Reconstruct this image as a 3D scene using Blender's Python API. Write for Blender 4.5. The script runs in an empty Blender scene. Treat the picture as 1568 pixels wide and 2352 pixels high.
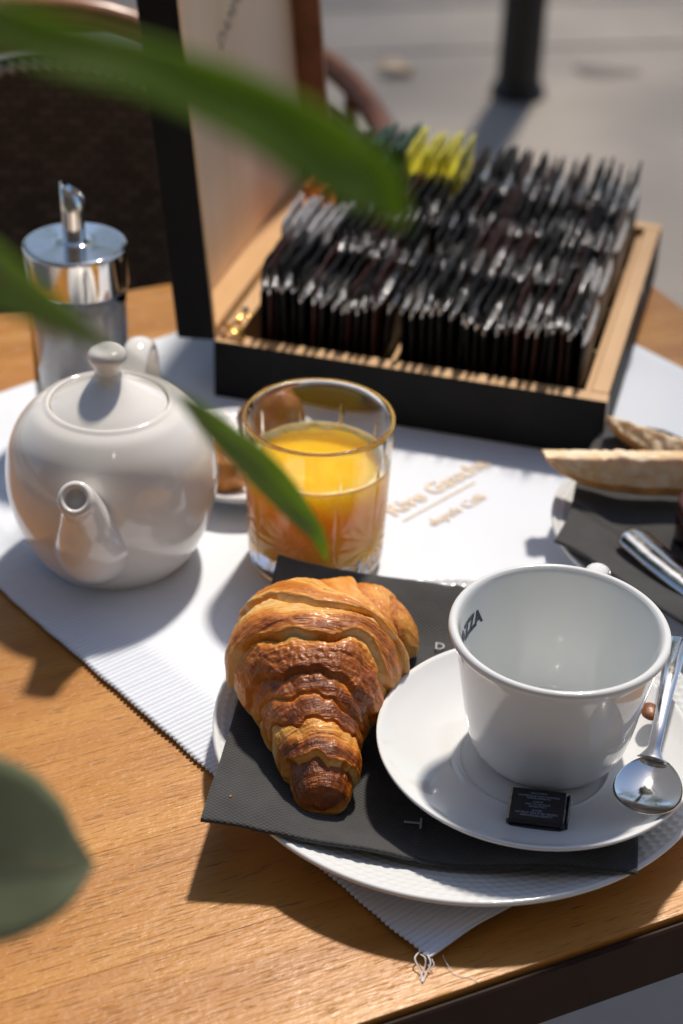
import bpy, bmesh, math, random
from math import pi, sin, cos, radians as R, sqrt, exp, atan2, hypot
from mathutils import Vector, Matrix, noise, Euler

SC = bpy.context.scene
COL = SC.collection
rnd = random.Random(7)
TZ = 0.75                     # height of the table top above the pavement

# ------------------------------------------------------------------ camera
cam_d = bpy.data.cameras.new('camera')
cam = bpy.data.objects.new('camera', cam_d); COL.objects.link(cam)
cr = Vector((0.9994, 0.0190, 0.0293)); cf = Vector((0.0, 0.8387, -0.5446))
cr = (cr - cf * cr.dot(cf)).normalized(); cu = cr.cross(cf)
m = Matrix.Identity(4)
for i in range(3):
    m[i][0] = cr[i]; m[i][1] = cu[i]; m[i][2] = -cf[i]
m.translation = (0, 0, TZ + 0.60)
cam.matrix_world = m
cam_d.sensor_fit = 'VERTICAL'; cam_d.sensor_height = 36; cam_d.sensor_width = 24
cam_d.lens = 36 * 4100 / 2352
cam_d.clip_start = 0.02; cam_d.clip_end = 400
cam_d.dof.use_dof = True
cam_d.dof.focus_distance = 0.855
cam_d.dof.aperture_fstop = 6.0
SC.camera = cam

# ------------------------------------------------------------------ light
SUN_EL, SUN_AZ = 56.0, 15.0        # azimuth measured from +Y towards +X
w = bpy.data.worlds.new('World'); SC.world = w; w.use_nodes = True
nt = w.node_tree; bg = nt.nodes['Background']
sky = nt.nodes.new('ShaderNodeTexSky'); sky.sky_type = 'NISHITA'; sky.sun_disc = False
sky.sun_elevation = R(SUN_EL); sky.sun_rotation = R(SUN_AZ); sky.ozone_density = 2.5
nt.links.new(sky.outputs[0], bg.inputs[0]); bg.inputs[1].default_value = 0.11
sd = bpy.data.lights.new('sun', 'SUN'); sd.energy = 4.2; sd.angle = R(4.0); sd.color = (1.0, 0.90, 0.77)
so = bpy.data.objects.new('sun', sd); COL.objects.link(so)
sv = Vector((sin(R(SUN_AZ)) * cos(R(SUN_EL)), cos(R(SUN_AZ)) * cos(R(SUN_EL)), sin(R(SUN_EL))))
so.rotation_euler = sv.to_track_quat('Z', 'Y').to_euler(); so.location = sv * 12
SC.view_settings.view_transform = 'Standard'; SC.view_settings.look = 'None'
SC.view_settings.exposure = 0.07; SC.view_settings.gamma = 1.0
SC.view_settings.use_curve_mapping = False
SC.render.engine = 'CYCLES'
SC.cycles.use_denoising = True
SC.cycles.max_bounces = 14; SC.cycles.transmission_bounces = 12; SC.cycles.glossy_bounces = 8
SC.cycles.sample_clamp_indirect = 12
SC.cycles.blur_glossy = 0.5

# ------------------------------------------------------------------ materials
def new_mat(name):
    m = bpy.data.materials.new(name); m.use_nodes = True
    return m, m.node_tree, m.node_tree.nodes['Principled BSDF']
def setp(b, **k):
    for n, v in k.items():
        n = n.replace('_', ' ')
        if n in b.inputs:
            s = b.inputs[n]
            s.default_value = (*v, 1) if (s.type == 'RGBA' and len(v) == 3) else v
def N(t, kind, **k):
    n = t.nodes.new(kind)
    for a, v in k.items():
        if a.startswith('i_'):
            n.inputs[a[2:].replace('_', ' ')].default_value = v
        else: setattr(n, a, v)
    return n
def ramp(t, fac, stops):
    r = t.nodes.new('ShaderNodeValToRGB'); e = r.color_ramp.elements
    while len(e) < len(stops): e.new(0.5)
    for q, (p, c) in zip(e, stops):
        q.position = p; q.color = (*c, 1) if len(c) == 3 else c
    t.links.new(fac, r.inputs[0]); return r.outputs[0]
def coords(t, scale=(1, 1, 1), kind='Object', rot=(0, 0, 0), rand=False):
    tc = t.nodes.new('ShaderNodeTexCoord'); mp = t.nodes.new('ShaderNodeMapping')
    mp.inputs['Scale'].default_value = scale; mp.inputs['Rotation'].default_value = rot
    src = tc.outputs[kind]
    if rand:
        oi = t.nodes.new('ShaderNodeObjectInfo')
        a = N(t, 'ShaderNodeVectorMath', operation='MULTIPLY_ADD')
        a.inputs[1].default_value = (3, 3, 3)
        t.links.new(oi.outputs['Random'], a.inputs[0]); t.links.new(src, a.inputs[2]); src = a.outputs[0]
    t.links.new(src, mp.inputs[0]); return mp.outputs[0]
def noise_tex(t, vec, scale=5, detail=4, rough=.55, dist=0):
    n = N(t, 'ShaderNodeTexNoise'); n.inputs['Scale'].default_value = scale
    n.inputs['Detail'].default_value = detail; n.inputs['Roughness'].default_value = rough
    n.inputs['Distortion'].default_value = dist
    t.links.new(vec, n.inputs['Vector']); return n.outputs[0]
def mathn(t, op, a, b=None, c=None, clamp=False):
    n = N(t, 'ShaderNodeMath', operation=op, use_clamp=clamp)
    for i, v in enumerate((a, b, c)):
        if v is None: continue
        if isinstance(v, (int, float)): n.inputs[i].default_value = v
        else: t.links.new(v, n.inputs[i])
    return n.outputs[0]
def mixc(t, fac, a, b, mode='MIX'):
    n = N(t, 'ShaderNodeMix', data_type='RGBA', blend_type=mode)
    for s, v in ((n.inputs[0], fac), (n.inputs[6], a), (n.inputs[7], b)):
        if isinstance(v, (int, float)): s.default_value = v
        elif isinstance(v, tuple): s.default_value = (*v, 1)
        else: t.links.new(v, s)
    return n.outputs[2]
def bump(t, b, h, strength=.3, dist=.001, prev=None):
    n = N(t, 'ShaderNodeBump'); n.inputs['Strength'].default_value = strength
    n.inputs['Distance'].default_value = dist
    t.links.new(h, n.inputs['Height'])
    if prev: t.links.new(prev, n.inputs['Normal'])
    t.links.new(n.outputs[0], b.inputs['Normal']); return n.outputs[0]
def plain(name, col, rough=.5, metal=0, nscale=None, var=.12, bstr=0, bdist=.001, **k):
    m, t, b = new_mat(name)
    setp(b, Base_Color=col, Roughness=rough, Metallic=metal, **k)
    if nscale:
        v = coords(t); f = noise_tex(t, v, nscale, 5)
        lo = tuple(x * (1 - var) for x in col); hi = tuple(min(1, x * (1 + var)) for x in col)
        t.links.new(ramp(t, f, [(.3, lo), (.7, hi)]), b.inputs['Base Color'])
        if bstr: bump(t, b, f, bstr, bdist)
    return m

M = {}
# table wood: glued staves, open pores, worn varnish
m, t, b = new_mat('table_wood')
v1 = coords(t, (2.2, 34, 34), rand=True); v2 = coords(t, (70, 900, 900), rand=True); v3 = coords(t, (1, 1, 1), rand=True)
g1 = noise_tex(t, v1, 1.0, 6, .6, .6)
g2 = noise_tex(t, coords(t, (9, 120, 120), rand=True), 1.0, 4, .6)
base = ramp(t, g1, [(.28, (.35, .135, .020)), (.5, (.45, .195, .034)), (.72, (.54, .265, .058))])
base = mixc(t, mathn(t, 'MULTIPLY', g2, .35), base, (.24, .095, .028))
pores = noise_tex(t, v2, 1.0, 2, .5)
pm = ramp(t, pores, [(.60, (0, 0, 0)), (.68, (1, 1, 1))])
base = mixc(t, mathn(t, 'MULTIPLY', pm, .55), base, (.12, .045, .012))
oi = N(t, 'ShaderNodeObjectInfo')
hs = N(t, 'ShaderNodeHueSaturation'); t.links.new(base, hs.inputs['Color'])
t.links.new(mathn(t, 'MULTIPLY_ADD', oi.outputs['Random'], .12, .96), hs.inputs['Value'])
t.links.new(hs.outputs[0], b.inputs['Base Color'])
wear = noise_tex(t, v3, 22, 4, .6, .5)
t.links.new(ramp(t, wear, [(.3, (.30,) * 3), (.7, (.44,) * 3)]), b.inputs['Roughness'])
hgt = mathn(t, 'SUBTRACT', mathn(t, 'MULTIPLY', noise_tex(t, v3, 260, 3, .6), .55), mathn(t, 'MULTIPLY', pm, .8))
hgt = mathn(t, 'ADD', hgt, mathn(t, 'MULTIPLY', noise_tex(t, coords(t, (60, 420, 420), rand=True), 1, 3, .6), .8))
bump(t, b, hgt, .34, .0010)
setp(b, Specular_IOR_Level=.36)
M['table'] = m
M['table_shade'] = plain('table_shade_wood', (.022, .007, .003), .65, 0, 30, .3, Specular_IOR_Level=.25)  # table wood taken near black: shade of the edge painted in

def porcelain(name, col, rough=.07):
    m, t, b = new_mat(name)
    setp(b, Base_Color=col, Roughness=rough, Specular_IOR_Level=.55, Coat_Weight=.3, Coat_Roughness=.03)
    v = coords(t); f = noise_tex(t, v, 18, 3)
    t.links.new(ramp(t, f, [(.3, tuple(x * .97 for x in col)), (.7, col)]), b.inputs['Base Color'])
    bump(t, b, f, .06, .0006)
    return m
M['porc'] = porcelain('white_porcelain', (.73, .75, .77))
M['porc_cream'] = porcelain('cream_porcelain', (.80, .78, .75))
M['porc_in'] = porcelain('cup_inner_glaze', (.72, .745, .75), .10)
# cloth
m, t, b = new_mat('white_cloth'); setp(b, Base_Color=(.73, .78, .87), Roughness=.85, Sheen_Weight=.2)
v = coords(t, (1, 1, 1), rot=(0, 0, 0)); wv = N(t, 'ShaderNodeTexWave'); wv.inputs['Scale'].default_value = 320
wv.inputs['Distortion'].default_value = 1; t.links.new(v, wv.inputs[0])
f = noise_tex(t, v, 900, 2)
bump(t, b, mathn(t, 'ADD', mathn(t, 'MULTIPLY', wv.outputs['Fac'], .3), f), .22, .0006); M['cloth'] = m
# napkin
m, t, b = new_mat('black_paper_napkin'); setp(b, Roughness=.82, Sheen_Weight=.25, Specular_IOR_Level=.3)
uvx = coords(t, (1, 1, 1))
sx = N(t, 'ShaderNodeSeparateXYZ'); t.links.new(uvx, sx.inputs[0])
px = mathn(t, 'SINE', mathn(t, 'MULTIPLY', sx.outputs[0], 2 * pi / .0030))
py = mathn(t, 'SINE', mathn(t, 'MULTIPLY', sx.outputs[1], 2 * pi / .0022))
dots = mathn(t, 'MULTIPLY', px, py)
nz = noise_tex(t, uvx, 900, 3)
bump(t, b, mathn(t, 'ADD', dots, mathn(t, 'MULTIPLY', nz, .9)), .36, .0005)
t.links.new(ramp(t, noise_tex(t, uvx, 60, 4), [(.3, (.030, .031, .033)), (.7, (.046, .046, .048))]), b.inputs['Base Color'])
M['napkin'] = m
M['napkin_print'] = plain('grey_napkin_print', (.42, .44, .46), .7)
M['gold_print'] = plain('gold_print', (.72, .60, .47), .5, 0, 400, .2)
M['grey_print'] = plain('grey_brown_print', (.20, .16, .13), .4)
M['navy_print'] = plain('navy_print', (.02, .035, .07), .25)
M['blue_print'] = plain('pale_blue_print', (.30, .34, .46), .4)
# steel
m, t, b = new_mat('polished_steel'); setp(b, Base_Color=(.80, .79, .77), Metallic=1, Roughness=.09)
f = noise_tex(t, coords(t), 35, 3); bump(t, b, f, .05, .001)
t.links.new(ramp(t, noise_tex(t, coords(t), 120, 3), [(.3, (.06,) * 3), (.75, (.16,) * 3)]), b.inputs['Roughness']); M['steel'] = m
M['steel_worn'] = plain('brushed_steel', (.62, .60, .57), .22, 1, 60, .1)
M['brass'] = plain('brass', (.75, .45, .12), .25, 1, 80, .2)
# glass and contents
m, t, b = new_mat('clear_glass'); setp(b, Base_Color=(1, 1, 1), Roughness=.0, Transmission_Weight=1, IOR=1.5)
f = noise_tex(t, coords(t), 12, 2); bump(t, b, f, .04, .001); M['glass'] = m
m, t, b = new_mat('orange_juice')
f = noise_tex(t, coords(t, (1, 1, .6)), 60, 5, .6, 1.2)
t.links.new(ramp(t, f, [(.25, (1.0, .42, .008)), (.5, (1.0, .49, .015)), (.8, (1.0, .60, .05))]), b.inputs['Base Color'])
setp(b, Roughness=.12, Subsurface_Weight=.85, Subsurface_Radius=(.06, .050, .012), Subsurface_Scale=1.0, Specular_IOR_Level=.4)
M['juice'] = m
M['foam'] = plain('juice_foam', (.98, .66, .26), .35, 0, 500, .15, .5, .0006, Subsurface_Weight=.6, Subsurface_Scale=.01)
M['sugar'] = plain('white_sugar', (.90, .89, .87), .7, 0, 900, .15, .6, .0008, Subsurface_Weight=.3, Subsurface_Scale=.003)
# box
m, t, b = new_mat('bamboo_wood'); setp(b, Roughness=.45)
f = noise_tex(t, coords(t, (6, 6, 60), rand=True), 1.2, 5, .6, .4)
g = noise_tex(t, coords(t, (40, 3, 40), rand=True), 1.2, 4, .6, .4)
t.links.new(mixc(t, .5, ramp(t, f, [(.3, (.50, .28, .12)), (.7, (.66, .42, .21))]), ramp(t, g, [(.3, (.48, .27, .11)), (.7, (.68, .44, .23))])), b.inputs['Base Color'])
bump(t, b, g, .15, .0006); M['bamboo'] = m
m, t, b = new_mat('lid_panel_wood'); setp(b, Roughness=.5)
f = noise_tex(t, coords(t, (40, 14, 2.0)), 1.0, 5, .55, 1.0)
t.links.new(ramp(t, f, [(.3, (.78, .54, .34)), (.55, (.88, .66, .46)), (.75, (.92, .72, .53))]), b.inputs['Base Color']); M['panel'] = m
M['box_black'] = plain('black_lacquer_wood', (.006, .006, .0065), .6, 0, 40, .3, Specular_IOR_Level=.2)
def foil(name, col, rough=.3, **k):
    m, t, b = new_mat(name); setp(b, Base_Color=col, Roughness=rough, **k)
    f = noise_tex(t, coords(t, (1, 1, 1), rand=True), 110, 3, .6)
    bump(t, b, f, .8, .003); return m
M['foil_black'] = foil('black_foil', (.006, .006, .007), .40, Specular_IOR_Level=.22)
M['foil_glint'] = foil('foil_glint_strip', (.78, .78, .80), .19, Metallic=1.0)  # bright metal colour that paints the glint on dark sachet shoulders
M['foil_brown'] = foil('dark_red_foil', (.045, .013, .010), .38, Specular_IOR_Level=.3)
M['foil_white'] = foil('silver_paper', (.50, .50, .52), .35, Metallic=.3)
M['foil_yellow'] = foil('yellow_green_foil', (.62, .58, .06), .35)
M['foil_green'] = foil('dark_green_foil', (.02, .075, .05), .3)
M['foil_orange'] = foil('orange_foil', (.62, .17, .03), .35)
M['packet'] = foil('sugar_wrapper', (.010, .010, .016), .28, Coat_Weight=.3)
# pastry: colour attribute + UV driven relief
m, t, b = new_mat('croissant_crust')
at = N(t, 'ShaderNodeAttribute', attribute_name='bake_shade')
uv = coords(t, (1, 1, 1), kind='UV')
str1 = noise_tex(t, coords(t, (110, 4, 1), kind='UV'), 1.0, 6, .6, .4)
blot = noise_tex(t, coords(t), 70, 5, .6, .6)
fine = noise_tex(t, coords(t), 320, 4, .6, .8)
s = mathn(t, 'ADD', at.outputs['Fac'], mathn(t, 'MULTIPLY', mathn(t, 'SUBTRACT', str1, .5), .42))
s = mathn(t, 'ADD', s, mathn(t, 'MULTIPLY', mathn(t, 'SUBTRACT', blot, .5), .42))
s = mathn(t, 'ADD', s, mathn(t, 'MULTIPLY', mathn(t, 'SUBTRACT', fine, .5), .18), clamp=True)
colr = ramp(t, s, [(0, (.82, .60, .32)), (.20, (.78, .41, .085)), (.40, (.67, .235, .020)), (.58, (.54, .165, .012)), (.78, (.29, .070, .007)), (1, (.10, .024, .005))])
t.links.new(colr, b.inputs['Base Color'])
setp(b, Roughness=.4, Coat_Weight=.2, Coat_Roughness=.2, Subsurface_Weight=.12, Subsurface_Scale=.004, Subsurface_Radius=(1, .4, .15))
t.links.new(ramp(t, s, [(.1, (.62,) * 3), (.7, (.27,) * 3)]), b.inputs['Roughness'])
n1 = bump(t, b, mathn(t, 'ADD', mathn(t, 'MULTIPLY', str1, 1.0), mathn(t, 'MULTIPLY', blot, .45)), .7, .0020)
bump(t, b, fine, .3, .0005, n1)
M['crust'] = m
m, t, b = new_mat('bread_crumb'); v = coords(t)
vo = N(t, 'ShaderNodeTexVoronoi'); vo.inputs['Scale'].default_value = 110; t.links.new(v, vo.inputs[0])
f = noise_tex(t, v, 45, 5, .6, 1)
t.links.new(ramp(t, f, [(.3, (.66, .36, .13)), (.45, (.84, .60, .34)), (.6, (.90, .74, .54))]), b.inputs['Base Color'])
setp(b, Roughness=.7, Subsurface_Weight=.3, Subsurface_Scale=.004); bump(t, b, mathn(t, 'ADD', vo.outputs['Distance'], f), .5, .004); M['crumb'] = m
M['bread_crust'] = plain('bread_crust', (.55, .27, .08), .55, 0, 60, .35, .5, .002)
M['roll_dark'] = plain('dark_roll_crust', (.20, .065, .02), .4, 0, 60, .4, .5, .002)
M['roll_gold'] = plain('golden_roll_crust', (.50, .21, .05), .45, 0, 60, .35, .5, .002)
M['jam'] = plain('dark_jam_glass', (.03, .008, .008), .12)
M['jam_lid'] = plain('dark_red_lid', (.07, .012, .010), .4)
# street
m, t, b = new_mat('pavement_stone'); v = coords(t, rand=True); vg = coords(t)
f = noise_tex(t, vg, 1.3, 5, .6, .4); f2 = noise_tex(t, v, 60, 3)
c0 = ramp(t, f, [(.3, (.34, .30, .268)), (.7, (.44, .39, .345))])
c0 = mixc(t, mathn(t, 'MULTIPLY', f2, .3), c0, (.29, .255, .23))
t.links.new(c0, b.inputs['Base Color']); setp(b, Roughness=.75); bump(t, b, f2, .4, .004); M['pave'] = m
M['joint'] = plain('pavement_joint', (.17, .15, .135), .9, 0, 8, .2)
M['stain'] = plain('dark_pavement_patch', (.19, .165, .15), .85, 0, 12, .2)
M['post'] = plain('black_iron', (.012, .012, .013), .5, 0, 30, .3)
M['rattan'] = plain('varnished_rattan', (.26, .10, .045), .3, 0, 40, .3)
M['rattan_dark'] = plain('dark_rattan', (.07, .03, .017), .35, 0, 40, .3)
m, t, b = new_mat('black_weave'); v = coords(t, (1, 1, 1))
br = N(t, 'ShaderNodeTexBrick'); br.inputs['Scale'].default_value = 34; t.links.new(coords(t, (1, 1, 1), rot=(R(90), 0, 0)), br.inputs[0])
br.inputs['Color1'].default_value = (.035, .028, .025, 1); br.inputs['Color2'].default_value = (.10, .078, .07, 1); br.inputs['Mortar'].default_value = (.004, .004, .004, 1)
br.inputs['Mortar Size'].default_value = .03
t.links.new(br.outputs['Color'], b.inputs['Base Color']); setp(b, Roughness=.5); bump(t, b, br.outputs['Fac'], -.6, .003); M['weave'] = m
M['braid_light'] = plain('pale_braid', (.50, .48, .47), .5); M['braid_dark'] = plain('black_braid', (.02, .02, .025), .5)
M['pale_leaf'] = plain('pale_dry_leaf', (.80, .62, .42), .6, 0, 40, .2)
def leafmat(name, col, tr, mixf=.5, rough=.45):
    m = bpy.data.materials.new(name); m.use_nodes = True; t = m.node_tree; b = t.nodes['Principled BSDF']
    out = t.nodes['Material Output']
    f = noise_tex(t, coords(t, (1, 1, 1)), 60, 4)
    t.links.new(ramp(t, f, [(.3, tuple(x * .8 for x in col)), (.7, col)]), b.inputs['Base Color']); setp(b, Roughness=rough)
    tl = N(t, 'ShaderNodeBsdfTranslucent'); tl.inputs[0].default_value = (*tr, 1)
    mx = N(t, 'ShaderNodeMixShader'); mx.inputs[0].default_value = mixf
    t.links.new(b.outputs[0], mx.inputs[1]); t.links.new(tl.outputs[0], mx.inputs[2]); t.links.new(mx.outputs[0], out.inputs[0]); return m
M['leaf'] = leafmat('green_leaf', (.10, .17, .018), (.40, .55, .03), .58)
M['leaf_dark'] = leafmat('dark_green_leaf', (.26, .29, .18), (.30, .36, .14), .42, .4)
M['tree_leaf'] = leafmat('tree_foliage', (.05, .10, .03), (.12, .2, .03), .4)
M['stem'] = plain('plant_stem', (.10, .09, .03), .6)
M['bark'] = plain('tree_bark', (.12, .09, .065), .9, 0, 12, .3, .6, .02)
M['clay'] = plain('dark_planter', (.03, .03, .032), .6)
M['soil'] = plain('potting_soil', (.03, .02, .013), .95, 0, 90, .4)
M['wall'] = plain('added_wall_stone', (.08, .066, .054), .85, 0, 3, .12)  # kept dark so the added facade returns little light
M['pane'] = plain('window_glass', (.02, .025, .03), .05)
M['frame'] = plain('dark_wood_frame', (.05, .03, .02), .5)
M['thread'] = plain('white_thread', (.80, .80, .83), .8)

# ------------------------------------------------------------------ helpers
def mesh(name, verts, faces, smooth=True):
    me = bpy.data.meshes.new(name); me.from_pydata([tuple(v) for v in verts], [], faces); me.update()
    if smooth: me.polygons.foreach_set('use_smooth', [True] * len(me.polygons))
    return me
def obj(name, me, mat=None, parent=None, loc=(0, 0, 0), rot=(0, 0, 0)):
    if isinstance(me, tuple): me = mesh(name, *me)
    o = bpy.data.objects.new(name, me); COL.objects.link(o)
    if mat is not None:
        for q in (mat if isinstance(mat, (list, tuple)) else [mat]):
            me.materials.append(q)
    o.location = loc; o.rotation_euler = rot
    if parent: o.parent = parent
    return o
def tag(o, label, cat, group=None):
    o['label'] = label; o['category'] = cat
    if group: o['group'] = group
    return o
def thing(name, label, cat, loc=(0, 0, 0), rz=0, group=None):
    o = bpy.data.objects.new(name, None); COL.objects.link(o); o.empty_display_size = .05
    o.location = loc; o.rotation_euler = (0, 0, rz)
    return tag(o, label, cat, group)
def struct(o): o['kind'] = 'structure'; return o
def grid(fn, nu, nv, wrap_u=False, wrap_v=False):
    vs = []; fs = []
    cu_ = nu if wrap_u else nu + 1; cv_ = nv if wrap_v else nv + 1
    for i in range(cu_):
        for j in range(cv_): vs.append(fn(i / nu, j / nv))
    for i in range(nu):
        for j in range(nv):
            a = (i % cu_) * cv_ + j % cv_; b_ = ((i + 1) % cu_) * cv_ + j % cv_
            c = ((i + 1) % cu_) * cv_ + (j + 1) % cv_; d = (i % cu_) * cv_ + (j + 1) % cv_
            fs.append((a, b_, c, d))
    return vs, fs
def resample(prof, n):
    L = [0]
    for a, b_ in zip(prof, prof[1:]): L.append(L[-1] + hypot(a[0] - b_[0], a[1] - b_[1]))
    out = []; k = 0
    for i in range(n + 1):
        s_ = L[-1] * i / n
        while k < len(L) - 2 and L[k + 1] < s_: k += 1
        f_ = (s_ - L[k]) / max(1e-9, L[k + 1] - L[k])
        out.append((prof[k][0] + (prof[k + 1][0] - prof[k][0]) * f_, prof[k][1] + (prof[k + 1][1] - prof[k][1]) * f_))
    return out
def smooth_prof(pts, sub=6):
    """catmull-rom through the points"""
    P = [pts[0]] + list(pts) + [pts[-1]]; out = []
    for i in range(1, len(P) - 2):
        for k in range(sub):
            u = k / sub
            out.append(tuple(.5 * (2 * P[i][d] + (P[i + 1][d] - P[i - 1][d]) * u + (2 * P[i - 1][d] - 5 * P[i][d] + 4 * P[i + 1][d] - P[i + 2][d]) * u * u
                       + (3 * P[i][d] - P[i - 1][d] - 3 * P[i + 1][d] + P[i + 2][d]) * u ** 3) for d in range(len(pts[0]))))
    out.append(tuple(pts[-1])); return out
def lathe(prof, seg=96, disp=None):
    """prof from outside/bottom to inside; counter-clockwise sense gives outward normals"""
    vs = []; fs = []; n = len(prof)
    for i in range(seg):
        a = 2 * pi * i / seg
        for j, (r, z) in enumerate(prof):
            if disp: r, z = disp(a, r, z, j)
            vs.append((r * cos(a), r * sin(a), z))
    for i in range(seg):
        i2 = (i + 1) % seg
        for j in range(n - 1): fs.append((i * n + j, i2 * n + j, i2 * n + j + 1, i * n + j + 1))
    return vs, fs
def tube(pts, rad, seg=12, cap=True, flat=None):
    pts = [Vector(p) for p in pts]; n = len(pts); vs = []; fs = []
    if not isinstance(rad, (list, tuple)): rad = [rad] * n
    up = Vector((0, 0, 1)); prev = None
    for i, p in enumerate(pts):
        tg = (pts[min(i + 1, n - 1)] - pts[max(i - 1, 0)]).normalized()
        if prev is None:
            s_ = tg.cross(up)
            if s_.length < .05: s_ = tg.cross(Vector((1, 0, 0)))
        else: s_ = prev - tg * prev.dot(tg)
        s_.normalize(); prev = s_; u_ = s_.cross(tg)
        for k in range(seg):
            a = 2 * pi * k / seg; fl = flat if flat else 1
            vs.append(p + s_ * cos(a) * rad[i] + u_ * sin(a) * rad[i] * fl)
    for i in range(n - 1):
        for k in range(seg):
            k2 = (k + 1) % seg; fs.append((i * seg + k, i * seg + k2, (i + 1) * seg + k2, (i + 1) * seg + k))
    if cap:
        fs.append(tuple(range(seg))[::-1]); fs.append(tuple(range((n - 1) * seg, n * seg)))
    return vs, fs
def box(x0, x1, y0, y1, z0, z1, bev=.001):
    bm = bmesh.new(); bmesh.ops.create_cube(bm, size=1)
    for v in bm.verts: v.co = Vector((x0 + (v.co.x + .5) * (x1 - x0), y0 + (v.co.y + .5) * (y1 - y0), z0 + (v.co.z + .5) * (z1 - z0)))
    if bev: bmesh.ops.bevel(bm, geom=bm.edges[:], offset=bev, segments=1, affect='EDGES', profile=.5)
    me = bpy.data.meshes.new('box'); bm.to_mesh(me); bm.free(); return me
def text_mesh(s, size, offset=0, extrude=.0001, shear=0, spacing=1):
    c = bpy.data.curves.new('lettering', 'FONT'); c.body = s; c.size = size; c.offset = offset; c.extrude = extrude
    c.align_x = 'CENTER'; c.align_y = 'CENTER'; c.resolution_u = 3; c.shear = shear; c.space_character = spacing
    o = bpy.data.objects.new('lettering', c); COL.objects.link(o)
    bpy.context.view_layer.update()
    me = bpy.data.meshes.new_from_object(o.evaluated_get(bpy.context.evaluated_depsgraph_get()))
    bpy.data.objects.remove(o); bpy.data.curves.remove(c); return me
def sstep(a, b_, x):
    x = max(0, min(1, (x - a) / (b_ - a))); return x * x * (3 - 2 * x)
def copy_tree(o, parent=None):
    c = o.copy(); COL.objects.link(c)
    if parent: c.parent = parent
    for ch in o.children: copy_tree(ch, c)
    return c

# ------------------------------------------------------------------ street
ground = struct(obj('pavement', mesh('pavement', *grid(lambda u, v: (-40 + 80 * u, -20 + 80 * v, 0), 4, 4)), M['joint']))
slab_a = R(12)
ca, sa = cos(slab_a), sin(slab_a)
courses = [-3.2, -.8, 1.5, 3.91, 4.24, 6.6, 9.0, 11.4]
for iy in range(len(courses) - 1):
    y0_, y1_ = courses[iy] + .006, courses[iy + 1] - .006
    me = box(-2.495, 2.495, -(y1_ - y0_) / 2, (y1_ - y0_) / 2, .001, .006, .002); me.materials.append(M['pave'])
    for ix in range(-2, 3):
        lx = ix * 5.0 + .6 + (.9 if iy % 2 else 0); ly = (y0_ + y1_) / 2
        o = bpy.data.objects.new('slab', me); COL.objects.link(o); o.parent = ground
        o.location = (lx * ca - ly * sa, lx * sa + ly * ca, 0); o.rotation_euler = (0, 0, slab_a)
# dark worn patch
vs = [(.5557, 3.9269, .0072)]; n = 26
for i in range(n):
    a = 2 * pi * i / n; r = .075 * (1 + .18 * sin(3 * a + 1)); vs.append((.5557 + r * cos(a) * 1.0, 3.9269 + r * .5 * sin(a), .0072))
obj('patch', mesh('patch', vs, [(0, 1 + i, 1 + (i + 1) % n) for i in range(n)]), M['stain'], ground)
# bollard
bo = thing('bollard', 'black round iron bollard standing on the grey pavement', 'bollard', (.3515, 3.765, .006))
obj('post', lathe(smooth_prof([(.048, .02), (.047, .1), (.046, .5), (.046, .9), (.045, 1.02)]) + [(.03, 1.05), (.0, 1.06)], 32), M['post'], bo)
obj('base_ring', lathe([(.0, 0), (.060, 0), (.060, .012), (.050, .03), (.0475, .034)], 32), M['post'], bo)
# fallen leaf
def fl(u, v):
    x = (u - .5) * .085; wd = .022 * max(0, sin(pi * min(1, max(0, u)))) ** .7
    return (x, (v - .5) * 2.6 * wd, .006 + .010 * (2 * (v - .5)) ** 2 + .006 * sin(u * 5))
tag(obj('fallen_leaf', grid(fl, 12, 6), M['pale_leaf'], None, (.086, 3.87, .008), (0, 0, .1)), 'pale dry leaf lying on the pavement left of the bollard', 'leaf')

# ------------------------------------------------------------------ table
TA = R(25.6); te = Vector((cos(TA), sin(TA))); tn = Vector((-sin(TA), cos(TA)))
tab = thing('table', 'square light brown wooden cafe table, glossy worn varnish', 'table', (0, 0, 0))
E0, E1, N0, N1, TH = .045, .757, .4645, 1.173, .037
npl = 10; pw = (N1 - N0) / npl
pme = box(-.5 * (E1 - E0), .5 * (E1 - E0), -pw / 2 + .00002, pw / 2 - .00002, -TH, 0, .00015); pme.materials.append(M['table'])
for i in range(npl):
    nn = N0 + pw * (i + .5); ee = (E0 + E1) / 2; p = te * ee + tn * nn
    o = bpy.data.objects.new('plank', pme); COL.objects.link(o); o.parent = tab
    o.location = (p.x, p.y, TZ); o.rotation_euler = (0, 0, TA)
cc = te * (E0 + E1) / 2 + tn * (N0 + N1) / 2
obj('apron', box(-.30, .30, -.29, .29, -TH - .045, -TH - .001, .002), M['table_shade'], tab, (cc.x, cc.y, TZ), (0, 0, TA))
fr = thing
obj('edge_shade', box(-.358, .358, -.0035, 0, -TH - .001, -.0035, .001), M['table_shade'], tab, (te * (E0 + E1) / 2 + tn * (N0 - .0002)).to_3d() + Vector((0, 0, TZ)), (0, 0, TA))  # dark strip over the plank ends paints the shaded front edge
obj('pedestal', lathe([(.0, .03), (.035, .03), (.032, .1), (.03, .4), (.035, .66), (.08, TZ - TH - .031), (0, TZ - TH - .0305)], 32), M['post'], tab, (cc.x, cc.y, 0))
obj('foot', box(-.24, .24, -.24, .24, .007, .032, .006), M['post'], tab, (cc.x, cc.y, 0), (0, 0, TA))

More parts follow.
